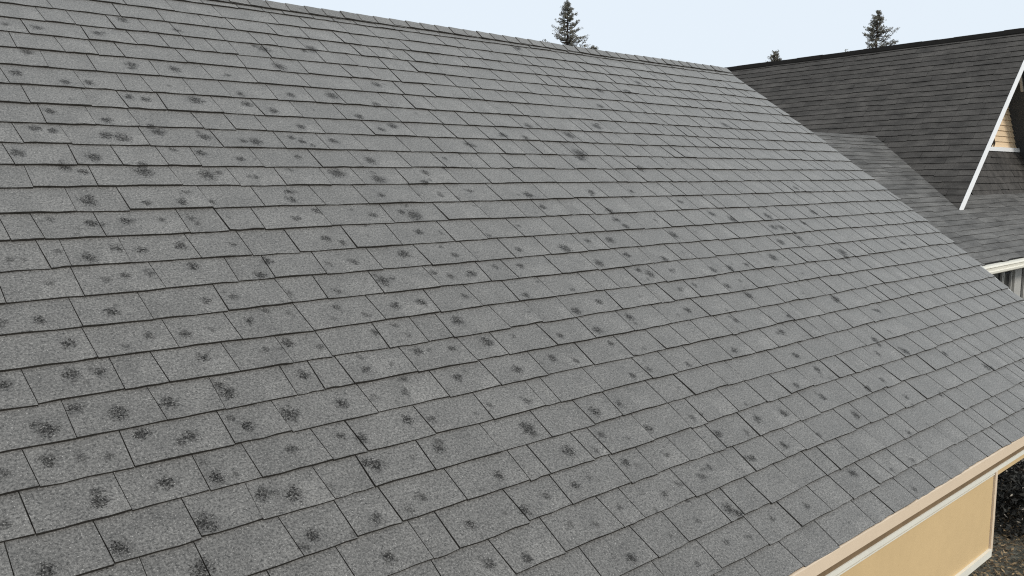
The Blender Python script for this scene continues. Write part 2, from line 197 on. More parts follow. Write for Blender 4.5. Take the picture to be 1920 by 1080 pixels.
M_FRAME = plain('pale_grey_window_frame', (0.42, 0.41, 0.38), 0.55, 0.08, 6, 0.3)
M_POST = plain('porch_post_paint', (0.70, 0.55, 0.33), 0.6, 0.08, 6, 0.3)
M_GREYWALL = plain('grey_board_wall', (0.10, 0.098, 0.09), 0.75, 0.15, 4, 0.2)
def glass_mat():
    m, nt, bs = new_mat('dark_window_glass'); n = N(nt)
    v = n.rng(n.noise(n.pos(), 1.7, 2), 0.3, 0.7, 0.012, 0.035)
    nt.links.new(n.grey(v, (0.95, 1, 1)), bs.inputs['Base Color'])
    bs.inputs['Roughness'].default_value = 0.08; bs.inputs['Specular IOR Level'].default_value = 0.5
    return m
M_GLASS = glass_mat()
M_BARK = plain('conifer_bark', (0.045, 0.036, 0.029), 0.9, 0.3, 20, 0.1)
def leaf_mat(name, a, b, thin=0.0):
    m, nt, bs = new_mat(name); n = N(nt)
    t = n.attr('tone', 'Fac')
    f = n.math('MULTIPLY', t, n.rng(n.noise(n.pos(), 9, 2), 0.3, 0.7, 0.8, 1.2))
    nt.links.new(n.mix(f, (*a, 1), (*b, 1)), bs.inputs['Base Color'])
    bs.inputs['Roughness'].default_value = 0.7; bs.inputs['Specular IOR Level'].default_value = 0.2
    if thin:
        tl = nt.nodes.new('ShaderNodeBsdfTranslucent'); mx = nt.nodes.new('ShaderNodeMixShader'); mx.inputs[0].default_value = thin
        nt.links.new(bs.inputs['Base Color'].links[0].from_socket, tl.inputs[0])
        nt.links.new(bs.outputs[0], mx.inputs[1]); nt.links.new(tl.outputs[0], mx.inputs[2])
        nt.links.new(mx.outputs[0], [q for q in nt.nodes if q.type == 'OUTPUT_MATERIAL'][0].inputs[0])
    return m
M_NEEDLE = leaf_mat('grey_green_needles', (0.09, 0.087, 0.075), (0.34, 0.32, 0.26), 0.45)
M_SHRUB = leaf_mat('blackish_evergreen_leaves', (0.010, 0.010, 0.009), (0.040, 0.039, 0.034))
M_LITTER = leaf_mat('dry_leaf_litter', (0.05, 0.035, 0.022), (0.40, 0.28, 0.15))
M_PALELEAF = leaf_mat('pale_dead_leaves', (0.25, 0.22, 0.18), (0.65, 0.58, 0.48))
def soil_mat():
    m, nt, bs = new_mat('dark_mulch_soil'); n = N(nt); p = n.pos()
    f = n.math('ADD', n.math('MULTIPLY', n.noise(p, 9, 5, 0.7), 0.6), n.math('MULTIPLY', n.noise(p, 55, 3, 0.7), 0.4))
    c = n.mix(n.rng(f, 0.38, 0.62, 0, 1), (0.030, 0.028, 0.025, 1), (0.20, 0.175, 0.14, 1))
    far = n.rng(n.noise(p, 0.15, 3), 0.4, 0.6, 0, 0.5)
    c = n.mix(far, c, (0.045, 0.055, 0.026, 1))
    nt.links.new(c, bs.inputs['Base Color']); bs.inputs['Roughness'].default_value = 0.95
    nt.links.new(n.bump(f, 0.9, 0.03), bs.inputs['Normal'])
    return m
M_SOIL = soil_mat()

# ------------------------------------------------------------------ object helpers
WLOC = {}
def obj(name, verts, faces, mats, parent=None, fmat=None, attrs=None, uv=None, smooth=False):
    V = np.array(verts, float); c = (V.min(0) + V.max(0)) / 2
    me = bpy.data.meshes.new(name)
    me.from_pydata((V - c).tolist(), [], faces)
    for m in (mats if isinstance(mats, (list, tuple)) else [mats]): me.materials.append(m)
    if fmat is not None: me.polygons.foreach_set('material_index', np.array(fmat, np.int32))
    if attrs:
        for k, (typ, data) in attrs.items():
            a = me.attributes.new(k, typ, 'FACE')
            a.data.foreach_set('vector' if typ == 'FLOAT_VECTOR' else 'value', np.array(data, np.float32).ravel())
    if uv is not None:
        l = me.uv_layers.new(name='plane'); vi = np.empty(len(me.loops), np.int32); me.loops.foreach_get('vertex_index', vi)
        l.data.foreach_set('uv', np.array(uv, np.float32)[vi].ravel())
    if smooth: me.polygons.foreach_set('use_smooth', np.ones(len(me.polygons), bool))
    me.update()
    o = bpy.data.objects.new(name, me); C_.objects.link(o)
    pl = np.zeros(3)
    if parent is not None: o.parent = parent; pl = WLOC[parent.name]
    o.location = (c - pl).tolist(); WLOC[o.name] = c
    return o
def thing(name, label, cat, loc, group=None):
    o = bpy.data.objects.new(name, None); C_.objects.link(o); o.location = loc; WLOC[o.name] = np.array(loc, float)
    o.empty_display_size = 0.2
    o['label'] = label; o['category'] = cat
    if group: o['group'] = group
    return o
class MB:
    def __init__(s): s.v = []; s.f = []; s.m = []; s.t = []
    def face(s, pts, m=0, t=0.5):
        i = len(s.v); s.v += [tuple(p) for p in pts]; s.f.append(tuple(range(i, i + len(pts)))); s.m.append(m); s.t.append(t)
    def hexa(s, p, m=0, t=0.5):                 # eight corners: bottom ring 0-3, top ring 4-7
        i = len(s.v); s.v += [tuple(q) for q in p]
        for f in ((3, 2, 1, 0), (4, 5, 6, 7), (0, 1, 5, 4), (1, 2, 6, 5), (2, 3, 7, 6), (3, 0, 4, 7)):
            s.f.append(tuple(i + k for k in f)); s.m.append(m); s.t.append(t)
    def box(s, a, b, m=0, t=0.5):
        (x0, y0, z0), (x1, y1, z1) = a, b
        s.hexa([(x0, y0, z0), (x1, y0, z0), (x1, y1, z0), (x0, y1, z0), (x0, y0, z1), (x1, y0, z1), (x1, y1, z1), (x0, y1, z1)], m, t)
    def prism(s, poly, d, m=0, t=0.5):          # closed polygon pushed along d
        n = len(poly); i = len(s.v); P = [Vector(q) for q in poly]; D = Vector(d)
        s.v += [tuple(q) for q in P] + [tuple(q + D) for q in P]
        s.f.append(tuple(range(i + n - 1, i - 1, -1))); s.f.append(tuple(range(i + n, i + 2 * n))); s.m += [m, m]; s.t += [t, t]
        for k in range(n):
            j = (k + 1) % n; s.f.append((i + k, i + j, i + n + j, i + n + k)); s.m.append(m); s.t.append(t)
    def tube(s, pts, rad, n=6, m=0, t=0.5):
        pts = [Vector(p) for p in pts]; base = len(s.v)
        for k, p in enumerate(pts):
            d = (pts[min(k + 1, len(pts) - 1)] - pts[max(k - 1, 0)]).normalized()
            a = d.cross(Vector((0.31, 0.2, 0.93)) if abs(d.z) < 0.9 else Vector((1, 0.1, 0))).normalized(); b = d.cross(a)
            for q in range(n):
                an = 2 * math.pi * q / n; s.v.append(tuple(p + (a * math.cos(an) + b * math.sin(an)) * rad[k]))
        for k in range(len(pts) - 1):
            for q in range(n):
                s.f.append((base + k * n + q, base + k * n + (q + 1) % n, base + (k + 1) * n + (q + 1) % n, base + (k + 1) * n + q)); s.m.append(m); s.t.append(t)
        s.f.append(tuple(base + q for q in range(n - 1, -1, -1))); s.f.append(tuple(base + (len(pts) - 1) * n + q for q in range(n))); s.m += [m, m]; s.t += [t, t]
    def build(s, name, mats, parent=None, tone=False, smooth=False):
        return obj(name, s.v, s.f, mats, parent, s.m, {'tone': ('FLOAT', s.t)} if tone else None, None, smooth)

# ------------------------------------------------------------------ ground
g = MB(); g.face([(-3000, -3000, 0), (3000, -3000, 0), (3000, 3000, 0), (-3000, 3000, 0)])
gr = g.build('ground', [M_SOIL]); gr['kind'] = 'structure'

# ------------------------------------------------------------------ near house with the hail-marked roof
XL, HH = -3.0, 1.92
NRM = np.array([0, -0.563406, 0.826180]); DS = np.array([0, 0.826180, 0.563406]); P0 = -HH * NRM + np.array([0, 0, GZ])
def RP(x, s, n=0.0): return P0 + np.array([x, 0, 0]) + s * DS + n * NRM
def ridge_s(x): return 4.576 - 0.022 * math.exp(-((x - 5.6) / 0.9) ** 2)     # an old ridge with a slight sag
def rake_x(s):                                   # the rake runs straight, then eases in a little towards the eave
    return 7.41 if s > 3.45 else max(6.98, 7.41 - 0.34 * ((3.45 - s) / 2.3) ** 1.7)
EAVE = DATA['S'][0]
house = thing('house', 'near house with pale grey shingle roof speckled with dark hail marks and tan eave', 'house', (2.2, 4.8, 0))

d = MB()
sl = [EAVE + 0.02, 1.2, 1.9, 2.6, 3.45, 4.2]
front = [RP(XL, EAVE + 0.02, -0.010)] + [RP(rake_x(s) - 0.02, s, -0.010) for s in sl] + [RP(7.39, ridge_s(7.39), -0.010), RP(XL, ridge_s(XL), -0.010)]
d.prism([tuple(p) for p in front][::-1], (0, 0, -0.11), 0)
roof = d.build('roof', [M_FELT], house)

SB = DATA['S'] + [DATA['S'][-1] + 0.1415]
JX = [[x / 1000 for x in r] for r in DATA['J']]
JX.append([]); xx = -1.6
while xx < 7.3: JX[-1].append(xx); xx += U(0.13, 0.26)
JX = [sorted([x for x in r if x > -1.45]) for r in JX]
for r in JX:
    x = -1.45 - U(0, 0.1)
    r.insert(0, x)
    while x > XL: x -= U(0.15, 0.31); r.insert(0, max(x, XL))
MK = [(a / 1000, b / 1000, c / 1000) for a, b, c in DATA['M']]
MK = [(a, b, c * U(0.85, 1.12) * (0.86 if a > 1.2 or b > 2.9 else 1.0)) for a, b, c in MK]
for a, b, c in list(MK):                          # hits often smear into a second, smaller scar beside the first
    if rnd.random() < 0.38:
        q = U(0, 6.28); MK.append((a + math.cos(q) * c * U(1.0, 1.9), b + math.sin(q) * c * U(1.0, 1.9), c * U(0.45, 0.8)))
# the far and unseen stretches get bruises of the same kind
for k in range(190): MK.append((U(XL, 0.35 if k % 3 else 0.2), U(0.5, 4.0), U(0.010, 0.026)))
for k in range(300):
    x, s = U(XL, 7.2), U(0.5, 4.4)
    if x < 0.2 or x > 2.0 or k % 4 == 0: MK.append((x, s, U(0.005, 0.012)))
def proj(P):
    q = Vector(P) - cam.matrix_world.translation
    z = q.dot(_fw); return 512 + q.dot(_rx) / z * 888 , 288 - q.dot(_up) / z * 888
def slant(x): return 0.0045 * math.sin(x * 1733.0)
def shingle(i, x0, x1):
    s0 = SB[i]; e = (SB[i + 1] - s0) if i + 1 < len(SB) else 0.142
    gap = U(0.0009, 0.0018) if x0 < 1.3 else U(0.0014, 0.0028) if x0 < 2.6 else U(0.0018, 0.0040) if x0 < 4.5 else U(0.0025, 0.0053); a, b = x0 + gap, x1 - gap
    top = s0 + e + 0.035; ns = 4
    V = []; uvs = []; js = U(-0.003, 0.003); tl = U(-0.003, 0.003); th = U(-0.0012, 0.0022); kk = U(-0.004, 0.004)
    for j in range(ns + 1):
        f = j / ns; x = a + (b - a) * f; rs = ridge_s(x) - 0.012
        s = s0 + js + tl * (f - 0.5) + 0.0022 * math.sin(x * 3.1 + i * 1.7) + U(-0.0021, 0.0021)
        sT = min(top, rs); s = min(s, rs - 0.002)
        xs = x + (kk if 0 < j < ns else 0)
        n = -0.0008 + th + U(-0.0014, 0.0014)
        ex = slant(x0) if j == 0 else slant(x1) if j == ns else 0.0
        V += [RP(xs - ex, s, n), RP(x + ex, sT, -0.0088 if sT == top else -0.0088 * (sT - s) / (top - s0)), RP(xs - ex, s, -0.0095)]
        uvs += [(x, s), (x, sT), (x, s)]
    F = []; fm = []
    for j in range(ns):
        p, q = 3 * j, 3 * j + 3
        F += [(p, q, q + 1, p + 1), (p + 2, q + 2, q, p)]; fm += [0, 1]
    F += [(2, 0, 1), (3 * ns, 3 * ns + 2, 3 * ns + 1)]; fm += [1, 1]
    tone = 1 + rnd.gauss(0, 0.021)
    bl = (a + (b - a) * U(0.35, 0.7), s0 + e * U(0.35, 0.7), U(0.08, 0.22) if rnd.random() < 0.6 else 0.0)
    mk = sorted([m for m in MK if a - 0.02 < m[0] < b + 0.02 and s0 - 0.02 < m[1] < s0 + e + 0.02], key=lambda m: -m[2])[:6]
    mk += [(0, 0, 0)] * (6 - len(mk))
    return V, F, fm, uvs, tone, bl, mk
def s_attrs(nf, rows):
    A = {'tone': ('FLOAT', [r[4] for r in rows for _ in range(nf)]), 'blend': ('FLOAT_VECTOR', [r[5] for r in rows for _ in range(nf)])}
    for k, nm in enumerate(BRUISES):
        A[nm] = ('FLOAT_VECTOR', [r[6][k] for r in rows for _ in range(nf)])
    return A
tabs = []
for i in range(len(SB)):
    xs = JX[i]; xr = rake_x(SB[i] + 0.07) + U(-0.012, 0.012)
    xs = [x for x in xs if x < xr - 0.07] + [xr]
    for a, b in zip(xs, xs[1:]):
        if SB[i] > ridge_s((a + b) / 2) - 0.03 or b - a < 0.02: continue
        t = shingle(i, a, b)
        q = [proj(RP(x, s)) for x, s in ((a, SB[i]), (b, SB[i]), (b, SB[i] + 0.14), (a, SB[i] + 0.14))] if a > -0.8 else None
        area = 0
        if q:
            cx = sum(p[0] for p in q) / 4; cy = sum(p[1] for p in q) / 4
            if -25 < cx < 1049 and -15 < cy < 591:
                q = [(min(max(p[0], 0), 1024), min(max(p[1], 0), 576)) for p in q]
                area = abs(sum(q[k][0] * q[(k + 1) % 4][1] - q[(k + 1) % 4][0] * q[k][1] for k in range(4))) / 2
        tabs.append((area, t))
tabs.sort(key=lambda t: -t[0])
for area, t in tabs[:300]:
    obj('shingle', t[0], t[1], [M_SH, M_EDGE], roof, t[2], s_attrs(len(t[1]), [t]), t[3])
V, F, fm, uvs, rows = [], [], [], [], []
for area, t in tabs[300:]:
    k = len(V); V += t[0]; F += [tuple(k + q for q in f) for f in t[1]]; fm += t[2]; uvs += t[3]; rows.append(t)
fld = obj('shingles', V, F, [M_SH, M_EDGE], roof, fm, s_attrs(10, rows), uvs); fld['kind'] = 'stuff'

# ridge caps: short shingles bent over the ridge, butts towards the near end
def cap(x0, x1):
    s0, s1 = ridge_s(x0), ridge_s(x1 + 0.10)
    w = 0.078 + U(-0.004, 0.004); V = []; uvs = []
    for (x, up) in ((x0, 0.012 + U(-0.001, 0.002)), (x1 + 0.10, 0.005)):
        r = ridge_s(x)
        pk = RP(x, r, 0.004 + up); fr = RP(x, r - w, up - 0.002); bk = pk + np.array([0, 0.083 * w / 0.1, -0.0565 * w / 0.1])
        V += [fr, pk, bk, fr - NRM * 0.010, bk - np.array([0, 0.0, 0.011])]
        uvs += [(x, r - w), (x, r), (x, r + w), (x, r - w), (x, r + w)]
    F = [(0, 5, 6, 1), (1, 6, 7, 2), (3, 8, 5, 0), (2, 7, 9, 4), (0, 1, 2, 4, 3), (5, 8, 9, 7, 6)]
    return V, F, [0, 0, 1, 1, 1, 1], uvs, 1 + rnd.gauss(0, 0.07), (0, 0, 0), [(0, 0, 0)] * 6
x = XL
while x < 7.30:
    t = cap(x + U(-0.004, 0.004), min(x + 0.125, 7.31))
    obj('ridge_cap', t[0], t[1], [M_SH, M_EDGE], roof, t[2], s_attrs(6, [t]), t[3]); x += 0.125

# back slope
d = MB(); a0, a1 = RP(XL, ridge_s(XL), -0.011), RP(7.39, ridge_s(7.39), -0.011)
b0, b1 = a0 + np.array([0, 3.45, -2.353]), a1 + np.array([0, 3.45, -2.43])
d.prism([tuple(a0), tuple(a1), tuple(b1), tuple(b0)][::-1], (0, 0, -0.11), 0, 1.0)
bs_ = d.build('back_roof_slope', [M_LOW], house, True)
# rake drip edge
d = MB()
ss = [EAVE + 0.01 + (4.54 - EAVE) * k / 24 for k in range(25)]
ov = lambda s: 0.018 if s < 1.75 else -0.022
for p, q in zip(ss, ss[1:]):
    A = []
    for s in (p, q):
        x = rake_x(s); A.append([RP(x - 0.03, s, -0.0096), RP(x + ov(s), s, -0.0096), RP(x + ov(s), s, -0.075), RP(x - 0.03, s, -0.075)])
    d.hexa([A[0][3], A[0][2], A[1][2], A[1][3], A[0][0], A[0][1], A[1][1], A[1][0]])
d.build('rake_trim', [M_METAL], roof)

# eave boards and painted shade strip (heights below the shingle edge), boxed wall panel and porch beam
ZE = RP(0, EAVE)[2]; YE = RP(0, EAVE)[1]
def xbox(name, x0, x1, y0, y1, z0, z1, m, par): d = MB(); d.box((x0, y0, z0), (x1, y1, z1)); return d.build(name, [m], par)
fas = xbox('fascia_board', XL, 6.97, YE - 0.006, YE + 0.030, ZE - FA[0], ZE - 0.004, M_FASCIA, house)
xbox('painted_shade_strip', XL, 6.97, YE + 0.001, YE + 0.050, ZE - FA[1], ZE - FA[0] - 0.001, M_BROWN, house)  # strip coloured dark to stand in for shade below the fascia
xbox('frieze_trim', XL, 6.97, YE - 0.004, YE + 0.05, ZE - FA[2], ZE - FA[1] - 0.001, M_TRIM, house)
xbox('porch_beam', 4.668, 6.97, YE + 0.004, YE + 0.09, ZE - FA[2] - 0.030, ZE - FA[2] - 0.002, M_PANEL, house)
ZB = GZ - 1.872
pan = xbox('wall_panel', XL, 4.632, YE + 0.006, YE + 0.30, ZB + 0.02, ZE - FA[2] - 0.002, M_PANEL, house)
xbox('bead', XL, 4.630, YE + 0.000, YE + 0.004, ZE - FA[2] - 0.014, ZE - FA[2] - 0.008, M_TRIM, pan)
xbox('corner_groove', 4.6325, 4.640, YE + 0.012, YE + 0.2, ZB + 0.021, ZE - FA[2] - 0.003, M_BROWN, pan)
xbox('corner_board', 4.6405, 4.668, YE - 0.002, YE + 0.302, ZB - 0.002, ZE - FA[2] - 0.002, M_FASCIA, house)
xbox('bottom_trim', XL, 4.640, YE - 0.008, YE + 0.298, ZB - 0.018, ZB + 0.0195, M_TRIM, house)
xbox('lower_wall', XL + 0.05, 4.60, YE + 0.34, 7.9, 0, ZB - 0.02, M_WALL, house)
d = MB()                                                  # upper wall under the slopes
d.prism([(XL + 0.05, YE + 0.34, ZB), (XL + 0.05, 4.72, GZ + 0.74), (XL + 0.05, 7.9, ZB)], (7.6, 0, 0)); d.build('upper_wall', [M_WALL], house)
xbox('porch_post', 6.72, 6.86, YE + 0.02, YE + 0.16, 0, ZE - FA[2] - 0.031, M_POST, house)
xbox('porch_post', 6.72, 6.86, 7.6, 7.74, 0, ZE - FA[2] - 0.031, M_POST, house)
xbox('porch_floor', 4.605, 6.9, YE + 0.30, 7.9, 0.0, 0.10, M_GREYWALL, house)

# ------------------------------------------------------------------ neighbouring house: steep charcoal gable, lower grey wing
nb = thing('neighbouring_house', 'neighbouring house with steep charcoal shingle gable, white rake board and lower grey wing', 'house', (18.5, 8.5, 0))
Zc = lambda z: z + GZ
YR, YB = 5.60, 15.2                                       # rake and far end of the steep slope
def steep(y, t):                                          # t = 0 lower edge, 1 ridge; the old ridge rises slightly towards the rake
    zr = 2.473 + (12.145 - y) * 0.0318; zb = -1.0
    z = zb + (zr - zb) * t; xr = 18.52 + (12.145 - y) * 0.0306; xb = 15.05
    return np.array([xb + (xr - xb) * t, y, Zc(z)])
SN = np.array([-0.7071, 0, 0.7071])
d = MB()
d.prism([tuple(steep(YR + 0.02, 0) - SN * 0.02), tuple(steep(YB, 0) - SN * 0.02), tuple(steep(YB, 1) - SN * 0.02), tuple(steep(YR + 0.02, 1) - SN * 0.02)], tuple(-SN * 0.10))
sr = d.build('roof', [M_SOFFIT], nb)
def courses(parent, n, edge, y0f, y1f, nrm, th, mats, tabw, wob, along):
    """n overlapping courses; edge(u, t) gives the surface point, u runs along the course"""
    for k in range(n):
        t0, t1 = k / n, min((k + 1.35) / n, 1.0); d = MB()
        u, u1 = y0f(k / n), y1f(k / n)
        while u < u1:
            w = min(U(*tabw), u1 - u)
            if u1 - u - w < 0.08: w = u1 - u
            th_ = th * U(0.75, 1.15); dt = U(-wob, wob) / n
            a, b = np.array(edge(u + 0.001, t0 + dt)), np.array(edge(u + w - 0.001, t0 + dt + U(-wob, wob) * 0.4 / n))
            c, e = np.array(edge(u + w - 0.001, t1)), np.array(edge(u + 0.001, t1)); tn = min(max(rnd.gauss(0.5, 0.24), 0), 1)
            i = len(d.v)
            d.v += [tuple(a + nrm * th_), tuple(b + nrm * th_), tuple(c), tuple(e), tuple(a - nrm * 0.004), tuple(b - nrm * 0.004)]
            d.f += [(i, i + 1, i + 2, i + 3), (i + 4, i + 5, i + 1, i), (i + 4, i, i + 3), (i + 1, i + 5, i + 2)]
            d.m += [0, 1, 1, 1]; d.t += [tn] * 4
            u += w
        if d.f: d.build('shingle_course', mats, parent, True)
courses(sr, 34, lambda u, t: steep(u, t), lambda t: YR, lambda t: YB, SN, 0.016, [M_DARK, M_DARKEDGE], (0.22, 0.5), 0.07, 'y')
# far slope, steeper, seen from below through the gable
FP = math.radians(52); FD = np.array([math.cos(FP), 0, -math.sin(FP)]); FN = np.array([math.sin(FP), 0, math.cos(FP)])
d = MB(); r0, r1 = steep(YR + 0.02, 1) + np.array([0.03, 0, 0.035]), steep(YB, 1) + np.array([0.03, 0, 0.035])
d.prism([tuple(r0), tuple(r1), tuple(r1 + FD * 4.6), tuple(r0 + FD * 4.6)], tuple(-FN * 0.03)); fs = d.build('far_roof_slope', [M_SOFFIT], nb)
courses(fs, 27, lambda u, t: (r0 + (r1 - r0) * ((u - YR) / (YB - YR)) + FD * 4.6 * (1 - t) + FN * 0.008), lambda t: YR, lambda t: YB, FN, 0.022, [M_DARK, M_DARKEDGE], (0.6, 1.0), 0.05, 'y')
d = MB()                                                  # dark ridge cap strip, one length per piece
y = YR - 0.03
while y < YB:
    y2 = min(y + 0.30, YB); a, b = steep(y, 1), steep(y2, 1); d = MB(); up = U(0.018, 0.030)
    for s_ in (0,):
        V0 = [a + np.array([-0.085, 0, -0.075 + up]), a + np.array([0.01, 0, 0.022 + up]), a + np.array([0.09, 0, -0.085 + up])]
        V1 = [b + np.array([-0.085, 0, -0.075 + up]), b + np.array([0.01, 0, 0.022 + up]), b + np.array([0.09, 0, -0.085 + up])]
        dn = np.array([0, 0, -0.045]); i = 0
        d.v = [tuple(p) for p in V0 + V1 + [q + dn for q in V0] + [q + dn for q in V1]]
        d.f = [(0, 1, 4, 3), (1, 2, 5, 4), (6, 0, 3, 9), (2, 8, 11, 5), (0, 6, 7, 1), (1, 7, 8, 2), (3, 4, 10, 9), (4, 5, 11, 10)]
        d.m = [0] * 8; d.t = [0.5] * 8
    d.build('ridge_cap', [M_DARKEDGE], sr, True); y = y2
# white rake boards
def rake_board(name, p, q, hgt, mat, th=0.03, y=YR - 0.012):
    d = MB(); p, q = np.array(p), np.array(q); dr = q - p; dr /= np.linalg.norm(dr)
    pr = np.array([dr[2], 0, -dr[0]]); pr = pr if pr[2] < 0 else -pr
    A = [p, q, q + pr * hgt, p + pr * hgt]
    for v in A: v[1] = y
    d.prism([tuple(v) for v in A], (0, th, 0)); return d.build(name, [mat], nb)
ap = steep(YR, 1)
rake_board('rake_board', ap + np.array([0, 0, -0.005]), steep(YR, 0.115), 0.125, M_WHITE)
rake_board('rake_board', ap + np.array([0.02, 0, -0.012]), ap + FD * 4.55, 0.125, M_WHITE)
# gable wall of lap siding, set back under the deep overhang
YW = 6.32; zt = ap[2] - 0.05; zbm = Zc(0.50)
def wl(z): return 18.735 - (zt + 0.05 - z) * 1.02 + 0.22
def wr(z): return 18.735 + (zt + 0.05 - z) / math.tan(FP) + 0.05
d = MB(); d.prism([(wl(zbm), YW + 0.03, zbm), (wr(zbm), YW + 0.03, zbm), (18.735, YW + 0.03, zt)], (0, 0.12, 0)); gw = d.build('gable_wall', [M_SIDING], nb)
z = zbm + 0.04
while z < zt - 0.12:
    z2 = z + 0.105; d = MB()
    x0, x1, x2, x3 = wl(z), wr(z), wr(z2), wl(z2)
    if x2 - x3 < 0.05: break
    d.hexa([(x0, YW - 0.004, z), (x1, YW - 0.004, z), (x1, YW + 0.029, z), (x0, YW + 0.029, z), (x3, YW + 0.016, z2), (x2, YW + 0.016, z2), (x2, YW + 0.029, z2), (x3, YW + 0.029, z2)])
    d.build('siding_board', [M_SIDING], gw); z = z2 + 0.004
d = MB(); d.box((wl(zbm) + 0.02, YW - 0.05, zbm - 0.045), (wr(zbm) + 0.10, YW + 0.028, zbm + 0.035)); d.build('sill_board', [M_WHITE], nb)
d = MB(); d.hexa([(19.42, 5.98, Zc(1.60)), (19.47, 5.98, Zc(1.62)), (19.47, 6.02, Zc(1.62)), (19.42, 6.02, Zc(1.60)), (19.17, 5.98, Zc(2.00)), (19.21, 5.98, Zc(2.02)), (19.21, 6.02, Zc(2.02)), (19.17, 6.02, Zc(2.00))])
d.build('eave_brace', [M_FRAME], nb)
# shingled skirt under the gable
SKN = np.array([0, -0.95, 0.31])
d = MB(); d.prism([(17.0, 6.30, zbm - 0.047), (23.4, 6.30, zbm - 0.047), (23.4, 5.93, Zc(-0.42)), (17.0, 5.93, Zc(-0.42))][::-1], (0, 0.10, 0)); sk = d.build('skirt_roof', [M_SOFFIT], nb)
courses(sk, 7, lambda u, t: np.array([u, 5.93 + 0.37 * t - 0.004, Zc(-0.42) + (zbm - 0.05 - Zc(-0.42)) * t]), lambda t: 17.0, lambda t: 23.4, SKN, 0.026, [M_DARK, M_DARKEDGE], (0.25, 0.6), 0.05, 'x')
# lower wing
TL = math.tan(math.radians(32.2)); LN = np.array([0, -math.sin(math.radians(32.2)), math.cos(math.radians(32.2))])
YRD, ZRD, YEV = 7.672, 0.724, 4.50
def low(x, t): y = YEV + (YRD - YEV) * t; return np.array([x, y, Zc(ZRD + (y - YRD) * TL)])
XW0, XW1 = 12.5, 23.6
d = MB(); d.prism([tuple(low(XW0 + 0.02, 0.004) - LN * 0.014), tuple(low(XW1, 0.004) - LN * 0.014), tuple(low(XW1, 0.42) - LN * 0.014), tuple(low(16.0, 0.46) - LN * 0.014), tuple(low(16.95, 1) - LN * 0.014), tuple(low(XW0 + 0.02, 1) - LN * 0.014)][::-1], tuple(-LN * 0.09))
lr = d.build('lower_roof', [M_SOFFIT], nb)
def low_end(t): return XW1 if t < 0.44 else 16.05 + (ZRD + (YEV + (YRD - YEV) * t - YRD) * TL) + 0.14
courses(lr, 29, low, lambda t: XW0, low_end, LN, 0.010, [M_LOW, M_LOWEDGE], (0.25, 1.1), 0.12, 'x')
d = MB(); d.prism([tuple(low(XW0, 1)), tuple(low(16.6, 1)), (16.6, 10.9, Zc(-1.3)), (XW0, 10.9, Zc(-1.3))][::-1], (0, 0, -0.09), 0, 0.6); d.build('lower_back_slope', [M_LOW], nb, True)
# gutter: a moulded white trough along the wing's eave
prof = [(0.02, 0.0), (-0.105, 0.004), (-0.115, -0.020), (-0.100, -0.034), (-0.098, -0.070), (-0.112, -0.082), (-0.108, -0.112), (-0.085, -0.128), (0.02, -0.128)]
d = MB(); ge = low(XW0, 0)
d.prism([(XW0 - 0.05, ge[1] - 0.004 + a, ge[2] - 0.012 + b) for a, b in prof], (XW1 - XW0 + 0.1, 0, 0)); d.build('gutter', [M_TRIM], nb)
# wall and windows under the gutter
zw = ge[2] - 0.145
xbox('wing_wall', XW0 + 0.3, XW1 - 0.2, 4.83, 10.6, 0, zw + 0.02, M_GREYWALL, nb)
d = MB(); d.prism([(XW0 + 0.3, 4.83, zw + 0.02), (XW0 + 0.3, 7.67, Zc(ZRD) - 0.2), (XW0 + 0.3, 10.5, zw + 0.02)], (2.2, 0, 0)); d.build('wing_gable', [M_WALL], nb)
xbox('main_wall', 15.4, 21.4, 6.36, 14.8, 0, Zc(-0.55), M_WALL, nb)
def window(x0, x1, sash):
    fr = MB()
    za, zb = zw - 1.25, zw - 0.03
    for q in ((x0, x0 + 0.04, za, zb), (x1 - 0.04, x1, za, zb)): fr.box((q[0], 4.775, q[2]), (q[1], 4.828, q[3]))
    fr.box((x0 + 0.04, 4.778, zb - 0.03), (x1 - 0.04, 4.828, zb)); fr.box((x0 + 0.04, 4.76, za - 0.02), (x1 - 0.04, 4.828, za + 0.03))
    f = fr.build('window', [M_FRAME], nb)
    xbox('pane', x0 + 0.041, x1 - 0.041, 4.805, 4.827, za + 0.031, zb - 0.031, M_GLASS, f)
    if sash: xbox('sash', x0 + 0.041, x1 - 0.041, 4.79, 4.804, zw - 0.16, zw - 0.135, M_SOFFIT, f)
for a, b, s_ in ((13.0, 13.8, 1), (13.9, 14.5, 0), (14.55, 15.20, 0), (15.22, 15.62, 1), (15.98, 16.26, 0), (16.6, 17.4, 1), (17.5, 18.3, 1)): window(a, b, s_)
xbox('wall_post', 15.64, 15.96, 4.74, 4.829, 0, zw - 0.03, M_FRAME, nb)

# bare climber twigs on the neighbour's gable
tw = thing('climbing_plant', 'bare dark climber twigs on the tan gable siding beside the white rake board', 'plant', (18.8, 6.26, zbm + 0.03))
d = MB()
for k in range(7):
    x, zz = 18.80 + U(-0.10, 0.14), zbm + 0.04; p = [(x, 6.28, zz)]
    for q in range(5): x += U(-0.07, 0.07); zz += U(0.04, 0.11); p.append((x, 6.27 + U(-0.02, 0.02), zz))
    d.tube(p, [0.010, 0.009, 0.008, 0.006, 0.005, 0.003], 4)
    for q in range(3):
        b = p[1 + q]; d.tube([b, (b[0] + U(-0.12, 0.12), 6.27, b[2] + U(0, 0.06))], [0.005, 0.003], 4)
d.build('twig', [M_BARK], tw)

